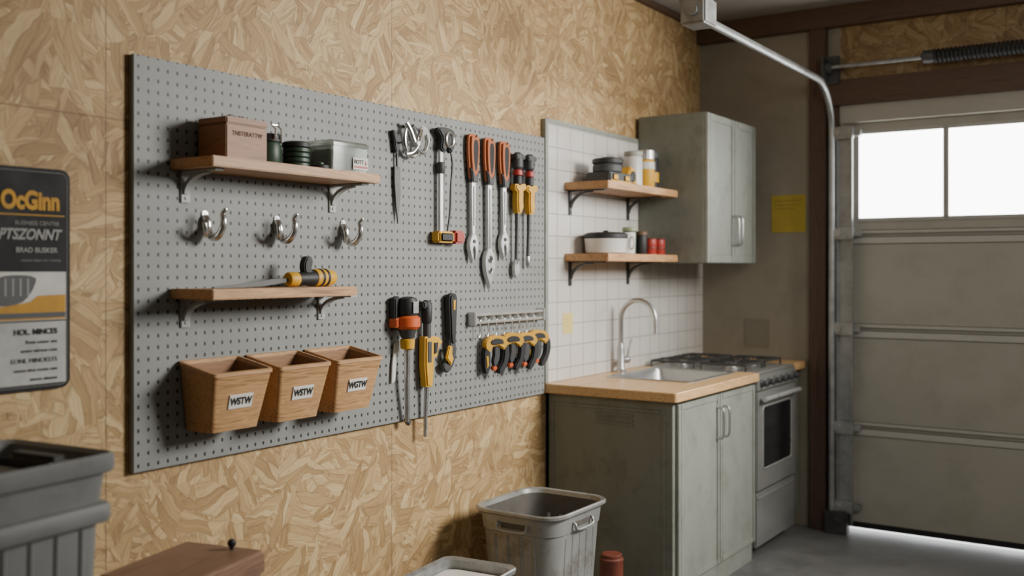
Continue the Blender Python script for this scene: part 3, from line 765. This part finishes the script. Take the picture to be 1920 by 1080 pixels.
m.box(.03, .05, CY0-.004, CY0+.001, .06, .88, .0015); m.box(.595, .615, CY0-.004, CY0+.001, .06, .88, .0015); m.box(.05, .595, CY0-.004, CY0+.001, .865, .88, .0015)
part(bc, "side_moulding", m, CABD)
part(bc, "toe_kick", M().box(CD-.02, CD+.004, CY0+.022, CY1-.022, 0, .095, .002), CAB)
ym = (CY0+.03+CY1)/2
d1 = shaker(bc, "door", CD, CY0+.035, ym-.002, .10, .905, CAB, .028, .018); barhandle(d1, CD+.018, ym-.035, .70, .845)
d2 = shaker(bc, "door", CD, ym+.002, CY1-.006, .10, .905, CAB, .028, .018); barhandle(d2, CD+.018, ym+.035, .70, .845)
SX0, SX1, SY0, SY1 = .12, .585, 4.40, 4.975
X1 = .685; Z0, Z1 = .922, .965; W0, W1 = y1+.005, CY1+.002
wt = M()
inner = lambda z: rr(SX0+.012, SX1-.012, SY0+.012, SY1-.012, z, .03)
outer = lambda z, d=0: rr(.002+d, X1-d, W0+d, W1-d, z, .014)
wt.loft([inner(Z0), outer(Z0, .003), outer(Z0+.004), outer(Z1-.004), outer(Z1, .003), inner(Z1), inner(Z0)], False, False)
solo("worktop", "light butcher-block worktop with rounded edge over the sink cabinet", "worktop", wt, WTOP)
sk = root("sink", "stainless steel inset sink in the wooden worktop", "sink", (0, 0, Z1))
m = M().loft([rr(SX0, SX1, SY0, SY1, .0, .035), rr(SX0, SX1, SY0, SY1, .004, .035), rr(SX0+.006, SX1-.006, SY0+.006, SY1-.006, .007, .033), rr(SX0+.03, SX1-.03, SY0+.03, SY1-.03, .004, .03),
              rr(SX0+.036, SX1-.036, SY0+.036, SY1-.036, -.01, .03), rr(SX0+.05, SX1-.05, SY0+.05, SY1-.05, -.17, .04), rr(SX0+.10, SX1-.10, SY0+.10, SY1-.10, -.18, .05)], False, True)
part(sk, "basin", m, STEEL)
part(sk, "drain", M().lathe([(.035, -.181), (.035, -.177), (.02, -.179)], ((SX0+SX1)/2, (SY0+SY1)/2, 0), 'z', 20), CHROME)
FX, FY = .068, 4.68
fa = root("faucet", "tall chrome gooseneck kitchen faucet with side lever", "faucet", (FX, FY, Z1))
part(fa, "base", M().lathe([(.030, 0), (.030, .006), (.022, .014), (.019, .02), (.019, .12), (.016, .135), (.013, .15)], n=26), STEEL)
R_ = .098
p = [(0, 0, .12), (0, 0, .2), (0, 0, .275)]
for i in range(1, 15):
    a = pi*i/14; p.append((R_*(1-cos(a)), 0, .275+R_*sin(a)))
p += [(2*R_+.002, 0, .235), (2*R_+.003, 0, .205)]
part(fa, "gooseneck_spout", M().tube(p, [.0125]*(len(p)-2)+[.0125, .0145], 14), STEEL)
part(fa, "valve", M().lathe([(.016, 0), (.016, .05), (.019, .055), (.019, .075), (.012, .08)], (0, .0, .06), 'y', 20), STEEL)
part(fa, "lever", M().tube(opencat([(0, .066, .06), (.005, .072, .10), (.01, .082, .14), (.012, .10, .165)], 4), .006, 10), STEEL)
NINK = plain("note_ink", S(140, 122, 50), .8)
NINK2 = plain("note_ink_pale", S(190, 172, 104), .8)
y_, z_ = wl(1055, 607, .018)
nn = root("sticky_note", "small pale yellow sticky note on the tiles", "note", (.018, y_, z_))
part(nn, "paper", M().box(0, .0015, 0, .092, -.050, .050), NOTEP)
part(nn, "writing", M().box(.0015, .0018, .012, .075, .02, .023).box(.0015, .0018, .012, .062, .004, .007).box(.0015, .0018, .012, .070, -.012, -.009), NINK2)
nb = root("notice_paper", "yellow paper notice pinned on the plaster wall", "note", (0, YB, 0))
part(nb, "paper", M().box(.455, .66, -.003, 0, 1.715, 1.935), NOTE)
part(nb, "writing", M().box(.475, .64, -.0036, -.003, 1.898, 1.903).box(.475, .63, -.0036, -.003, 1.875, 1.879).box(.475, .60, -.0036, -.003, 1.853, 1.857), NINK)
nf = root("faded_notice", "faded olive paper sheet on the plaster above the stove", "note", (0, YB, 0))
part(nf, "paper", M().box(.29, .44, -.003, 0, 1.03, 1.20), FADED)

UY0, UY1, UD = 4.978, 5.70, .40
uc = root("wall_cabinet", "grey-green painted wall cabinet with two doors beside the shelves", "cabinet", (0, 0, 0))
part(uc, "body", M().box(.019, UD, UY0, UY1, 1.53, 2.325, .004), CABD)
um = UY0+(UY1-UY0)*.54
e1 = shaker(uc, "door", UD, UY0+.004, um-.001, 1.532, 2.323, CAB, .04); barhandle(e1, UD+.02, um-.028, 1.63, 1.79, .007)
e2 = shaker(uc, "door", UD, um+.001, UY1-.004, 1.532, 2.323, CAB, .04); barhandle(e2, UD+.02, um+.028, 1.63, 1.79, .007)

# stove
VY0, VY1 = CY1+.006, 5.655; VX = .64
sv = root("gas_stove", "stainless steel gas range with oven and black grates", "stove", (0, 0, 0))
part(sv, "body", M().box(.022, VX, VY0, VY1, .05, .945, .004), STOVE)
part(sv, "plinth", M().box(.06, .58, VY0+.03, VY1-.03, 0, .05), CABDARK)
part(sv, "cooktop", M().box(.022, VX+.02, VY0, VY1, .945, .962, .005), STOVE)
for a in range(2):
    for c in range(2):
        bx = .18+.29*a; by = VY0+.16+.29*c
        part(sv, "burner", M().lathe([(.045, .962), (.045, .972), (.032, .974), (.032, .984), (.02, .987)], (bx, by, 0), 'z', 20), STEEL)
        m = M(); g = .125
        for q in range(4):
            aa = pi/2*q
            m.tube([(bx+.03*cos(aa), by+.03*sin(aa), .998), (bx+g*cos(aa), by+g*sin(aa), .998)], .006, 6)
        m.tube([(bx-g, by-g, .995), (bx+g, by-g, .995), (bx+g, by+g, .995), (bx-g, by+g, .995)], .006, 6, True)
        for sx in (-1, 1):
            for sy in (-1, 1): m.tube([(bx+sx*g, by+sy*g, .962), (bx+sx*g, by+sy*g, .995)], .006, 6)
        part(sv, "grate", m, IRON)
part(sv, "control_panel", M().box(VX, VX+.03, VY0, VY1, .865, .945, .006), STOVE)
for i in range(6):
    yy = VY0+.06+(VY1-VY0-.12)*i/5
    part(sv, "knob", M().lathe([(.021, VX+.03), (.021, VX+.036), (.017, VX+.04), (.015, VX+.062), (.011, VX+.065)], (0, yy, .905), 'x', 18).box(VX+.06, VX+.068, yy-.003, yy+.003, .892, .918, .001), DGREY)
od = part(sv, "oven_door", M().box(VX, VX+.028, VY0+.004, VY1-.004, .345, .86, .006), STOVE)
part(od, "oven_window", M().prism(rrect_yz(VY0+.09, VY1-.09, .46, .775, .02), VX+.028, VX+.031, .001), OVENG)
part(od, "window_trim", M().tube([(VX+.029, a, b) for a, b in rrect_yz(VY0+.085, VY1-.085, .455, .78, .024)], .005, 6, True), RAILM)
m = M().tube([(VX+.06, VY0+.03, .825), (VX+.06, VY1-.03, .825)], .014, 12).box(VX+.028, VX+.06, VY0+.05, VY0+.07, .817, .833, .002).box(VX+.028, VX+.06, VY1-.07, VY1-.05, .817, .833, .002)
part(od, "handle", m, RAILM)
part(sv, "drawer", M().box(VX, VX+.024, VY0+.004, VY1-.004, .055, .335, .006).box(VX+.02, VX+.03, VY0+.02, VY1-.02, .30, .315, .003), STOVE)
fc = root("filler_cabinet", "narrow dark grey base cabinet between stove and wall", "cabinet", (0, 0, 0))
part(fc, "body", M().box(.002, .60, VY1+.006, YB-.005, 0, .922, .003), CABD)
shaker(fc, "door", .60, VY1+.01, YB-.012, .09, .905, CABD, .03)
solo("worktop", "short piece of butcher-block worktop between stove and wall", "worktop", M().box(.002, .665, VY1+.006, YB-.004, .922, .965, .004), WTOP)

# ------------------------------------------------------------------ items on the kitchen shelves
Z = ZR1
b0 = root("tool_case", "flat black and yellow case under the round tins", "case", (.09, 4.275, Z))
part(b0, "shell", M().box(0, .13, 0, .235, 0, .050, .006), DGREY)
part(b0, "latch", M().box(.13, .136, .03, .08, .012, .040, .003), YEL)
part(b0, "latch", M().box(.13, .136, .15, .20, .012, .040, .003), YEL)
part(b0, "stripe", M().box(.128, .132, .01, .225, .002, .012, .001), YEL)
jar("round_tin", "black round tin with dark lid sitting on the case", "tin", (.155, 4.37, Z+.050), .072, .070, DGREY, BLK, .025)
jar("round_tin", "small black round tin standing behind the case", "tin", (.06, 4.56, Z), .036, .150, BLK, DGREY, .02)
b1 = root("tape_measure", "yellow and black tape measure block", "tape measure", (.135, 4.52, Z))
part(b1, "case", M().prism([(0, 0), (.088, 0), (.092, .04), (.072, .088), (.03, .095), (.0, .06)], 0, .06, .006), YEL)
part(b1, "side_disc", M().lathe([(.028, .06), (.028, .064), (.020, .066)], (0, .045, .046), 'x', 20), BLK)
part(b1, "base_grip", M().box(-.001, .063, -.004, .096, 0, .014, .003), BLK)
jar("spray_can", "tall grey-white canister on the upper oak shelf", "canister", (.145, 4.668, Z), .047, .185, WHT, plain("grey_lid", S(160, 158, 148), .5), .025)
c = jar("paint_can", "yellow and silver topped canister", "canister", (.17, 4.770, Z), .042, .200, YEL, STEEL, .050)
part(c, "band", M().lathe([(.0425, .10), (.0432, .102), (.0432, .135), (.0425, .137)], n=26), WHT)
c = jar("oil_bottle", "black bottle with side handle at the shelf end", "bottle", (.145, 4.872, Z), .043, .200, BLK, DGREY, .035)
part(c, "handle", M().tube(opencat([(.0, .038, .03), (.0, .060, .04), (.0, .066, .09), (.0, .056, .14), (0, .034, .15)], 4), .007, 8), BLK)
part(c, "paper_band", M().lathe([(.0435, .04), (.044, .042), (.044, .09), (.0435, .092)], n=26), YEL)
Z = ZR2
rt = root("enamel_pot", "white enamel pot with black lid on the lower shelf", "pot", (.138, 4.385, Z))
part(rt, "body", M().lathe([(.085, 0), (.098, .006), (.104, .066), (.106, .074), (.10, .074), (.096, .066)], n=36), WHT)
part(rt, "lid", M().lathe([(.104, .074), (.107, .078), (.107, .096), (.09, .104), (.03, .107)], n=36), BLK)
part(rt, "lid_knob", M().lathe([(.012, .107), (.014, .112), (.008, .115)], n=16), BLK)
rt = root("mug", "white mug beside the enamel pot", "mug", (.16, 4.565, Z))
part(rt, "cup", M().lathe([(.036, 0), (.042, .004), (.045, .110), (.042, .110), (.038, .01)], n=28), WHT)
part(rt, "handle", M().tube(opencat([(.036, -.016, .025), (.052, -.026, .035), (.058, -.030, .06), (.052, -.028, .08), (.037, -.018, .09)], 4), .004, 8), WHT)
jar("spice_jar", "dark green spice jar with pale lid", "jar", (.13, 4.655, Z), .036, .140, GRN, plain("pale_lid", S(160, 168, 130), .5), .022, group="spice jars")
jar("spice_jar", "brown glass spice jar with black lid", "jar", (.16, 4.728, Z), .031, .120, BLK, plain("brown_lid", S(110, 84, 60), .5), .02, group="spice jars")
for k, (yy, xx) in enumerate(((4.797, .18), (4.846, .115), (4.900, .18))):
    r = root("red_tin_can", "short red food tin on the lower shelf", "tin", (xx, yy, Z), group="red tins")
    part(r, "can", M().lathe([(.030, 0), (.032, .003), (.031, .040), (.032, .042), (.032, .078), (.030, .082)], n=24), RED)
    part(r, "rim", M().lathe([(.0325, .081), (.033, .084), (.031, .086)], n=24), REDTIN)
    part(r, "band", M().lathe([(.0325, .032), (.0328, .033), (.0328, .040), (.0325, .041)], n=24), REDTIN)

# ------------------------------------------------------------------ floor items
zb_ = root("rubbish_bin", "worn grey zinc bin with handles standing before the cabinet", "bin", (.318, 3.505, 0))
H = .553
def R(h, hx, hy, r=.085): return rr(-hx, hx, -hy, hy, h, r, 8)
m = M().loft([R(0, .150, .170), R(.004, .155, .175), R(H-.09, .180, .207), R(H-.086, .184, .211), R(H-.022, .190, .218), R(H-.020, .200, .228), R(H-.014, .205, .233), R(H-.005, .205, .233), R(H, .200, .228), R(H-.003, .188, .216), R(H-.02, .184, .212)], True, False)
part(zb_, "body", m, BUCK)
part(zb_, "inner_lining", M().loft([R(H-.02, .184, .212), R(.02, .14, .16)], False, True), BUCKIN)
m = M()
for sgn in (-1, 1):
    for i in range(4):
        x = -.09+.06*i
        m.tube([(x, sgn*(.169+.033*t), .01+(H-.11)*t) for t in (0, .5, 1)], .0085, 8)
    for i in range(5):
        y = -.11+.055*i
        m.tube([(sgn*(.149+.026*t), y, .01+(H-.11)*t) for t in (0, .5, 1)], .0085, 8)
part(zb_, "ribs", m, BUCK)
for sgn in (-1, 1):
    p = opencat([(-.07, sgn*.212, H-.046), (-.068, sgn*.224, H-.055), (-.06, sgn*.230, H-.074), (0, sgn*.231, H-.078), (.06, sgn*.230, H-.074), (.068, sgn*.224, H-.055), (.07, sgn*.212, H-.046)], 4)
    part(zb_, "handle", M().tube(p, .0058, 8), BUCK)
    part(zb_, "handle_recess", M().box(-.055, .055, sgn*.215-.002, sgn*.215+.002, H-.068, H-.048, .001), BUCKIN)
    p = opencat([(sgn*.185, -.07, H-.046), (sgn*.197, -.068, H-.055), (sgn*.202, -.06, H-.074), (sgn*.203, 0, H-.078), (sgn*.202, .06, H-.074), (sgn*.197, .068, H-.055), (sgn*.185, .07, H-.046)], 4)
    part(zb_, "handle", M().tube(p, .0058, 8), BUCK)
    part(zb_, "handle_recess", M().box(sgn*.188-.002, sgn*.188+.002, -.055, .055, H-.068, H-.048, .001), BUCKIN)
rt = root("red_canister", "rusty red metal canister on the floor behind the bin", "canister", (.465, 3.83, 0))
part(rt, "body", M().lathe([(.045, 0), (.05, .005), (.05, .255), (.052, .258), (.052, .266), (.045, .272)], n=28), REDTIN)
part(rt, "cap", M().lathe([(.042, .272), (.044, .274), (.044, .284), (.04, .287)], n=24), REDTIN)
tb = root("metal_tub", "square stainless tub with folded rim standing on the floor", "tub", (.40, 2.83, 0), rz=.1)
def R2(h, hx, hy, r=.04): return rr(-hx, hx, -hy, hy, h, r, 6)
m = M().loft([R2(0, .12, .13), R2(.42, .135, .15), R2(.425, .15, .165), R2(.44, .152, .167), R2(.445, .148, .163), R2(.437, .132, .147), R2(.40, .13, .145)], True, False)
part(tb, "body", m, GALV)
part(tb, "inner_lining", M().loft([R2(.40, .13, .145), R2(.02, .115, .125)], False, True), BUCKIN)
part(tb, "paper_liner", M().loft([R2(.405, .128, .143), R2(.41, .10, .12), R2(.398, .06, .07)], False, True), PAPER)

tk = root("wooden_chest", "mid-brown wooden chest with a small black knob", "chest", (.213, 1.824, 0), rz=math.radians(13))
part(tk, "body", M().box(.005, .245, -.335, -.005, 0, .68, .008), TRUNK)
part(tk, "lid", M().box(-.003, .257, -.343, .003, .685, .752, .010, seg=3), TRUNK)
part(tk, "base_moulding", M().box(.0, .25, -.34, .0, 0, .07, .006), TRUNK)
part(tk, "knob", M().lathe([(.006, .752), (.006, .758), (.011, .764), (.012, .772), (.007, .779)], (.17, -.03, 0), 'z', 18), BLK)
part(tk, "latch", M().box(.245, .262, -.20, -.16, .62, .70, .003), IRON)

tt = root("storage_tote", "tall stacked weathered grey plastic tote with thick rims", "storage bin", (.275, 1.22, 0), rz=.10)
def R3(h, hx, hy, r=.03): return rr(-hx, hx, -hy, hy, h, r, 5)
m = M().loft([R3(0, .135, .155), R3(.915, .165, .185), R3(.920, .184, .202), R3(.928, .188, .206), R3(.955, .188, .206), R3(.962, .184, .202), R3(.966, .170, .190), R3(1.03, .177, .197), R3(1.034, .190, .208), R3(1.042, .194, .212), R3(1.070, .194, .212), R3(1.078, .188, .206), R3(1.07, .175, .193), R3(1.035, .170, .188)], True, False)
part(tt, "body", m, TOTE)
part(tt, "inner_lining", M().loft([R3(1.035, .170, .188), R3(.97, .16, .178)], False, True), DGREY)
m = M()
for sgn in (-1, 1):
    for i in range(4):
        x = -.10+.066*i; m.tube([(x, sgn*.151, .01), (x, sgn*.182, .910)], .008, 8)
    for i in range(5):
        y = -.13+.065*i; m.tube([(sgn*.131, y, .01), (sgn*.162, y, .910)], .008, 8)
part(tt, "ribs", m, TOTE)
part(tt, "contents", M().box(-.12, .12, -.13, .08, .975, 1.05, .02, seg=3), DGREY)
part(tt, "contents", M().box(-.05, .12, .09, .14, .975, 1.075, .012), DGREY)

# ------------------------------------------------------------------ lights
def area(name, loc, target, sx, sy, power, col=(1, 1, 1), spread=180):
    l = bpy.data.lights.new(name, 'AREA'); l.shape = 'RECTANGLE'; l.size = sx; l.size_y = sy; l.energy = power; l.color = col
    l.spread = math.radians(spread)
    o = bpy.data.objects.new(name, l); o.location = loc
    o.rotation_euler = (Vector(target)-Vector(loc)).to_track_quat('-Z', 'Y').to_euler(); link(o); return o
area("key_light", (3.3, 4.5, 2.55), (0, 3.1, 1.15), 1.3, 1.0, 64, (1, .97, .92), 95)
area("fill_light", (3.4, 1.4, 2.5), (1.9, 5.9, 1.2), 1.6, 1.0, 12, (1, .97, .93), 100)
area("soft_fill_light", (3.6, .2, 2.4), (.2, 2.6, 1.0), 1.6, 1.2, 3.5, (1, .94, .87))  # added soft fill from the camera side, not a lamp of the room
w = bpy.data.worlds.new("w"); bpy.context.scene.world = w; w.use_nodes = True
bg = w.node_tree.nodes["Background"]; bg.inputs[0].default_value = (.95, .97, 1, 1); bg.inputs[1].default_value = 5

cam = bpy.data.cameras.new("camera"); co_ = bpy.data.objects.new("camera", cam); link(co_)
co_.location = (CAMX, 0, CAMZ); co_.rotation_euler = (pi/2, 0, ANG)
cam.sensor_width = 36; cam.lens = FPX/1920*36; cam.shift_y = -36/1920
cam.clip_start = .05
cam.dof.use_dof = True; cam.dof.focus_distance = 3.7; cam.dof.aperture_fstop = 1.5
bpy.context.scene.camera = co_
bpy.context.scene.view_settings.view_transform = 'AgX'
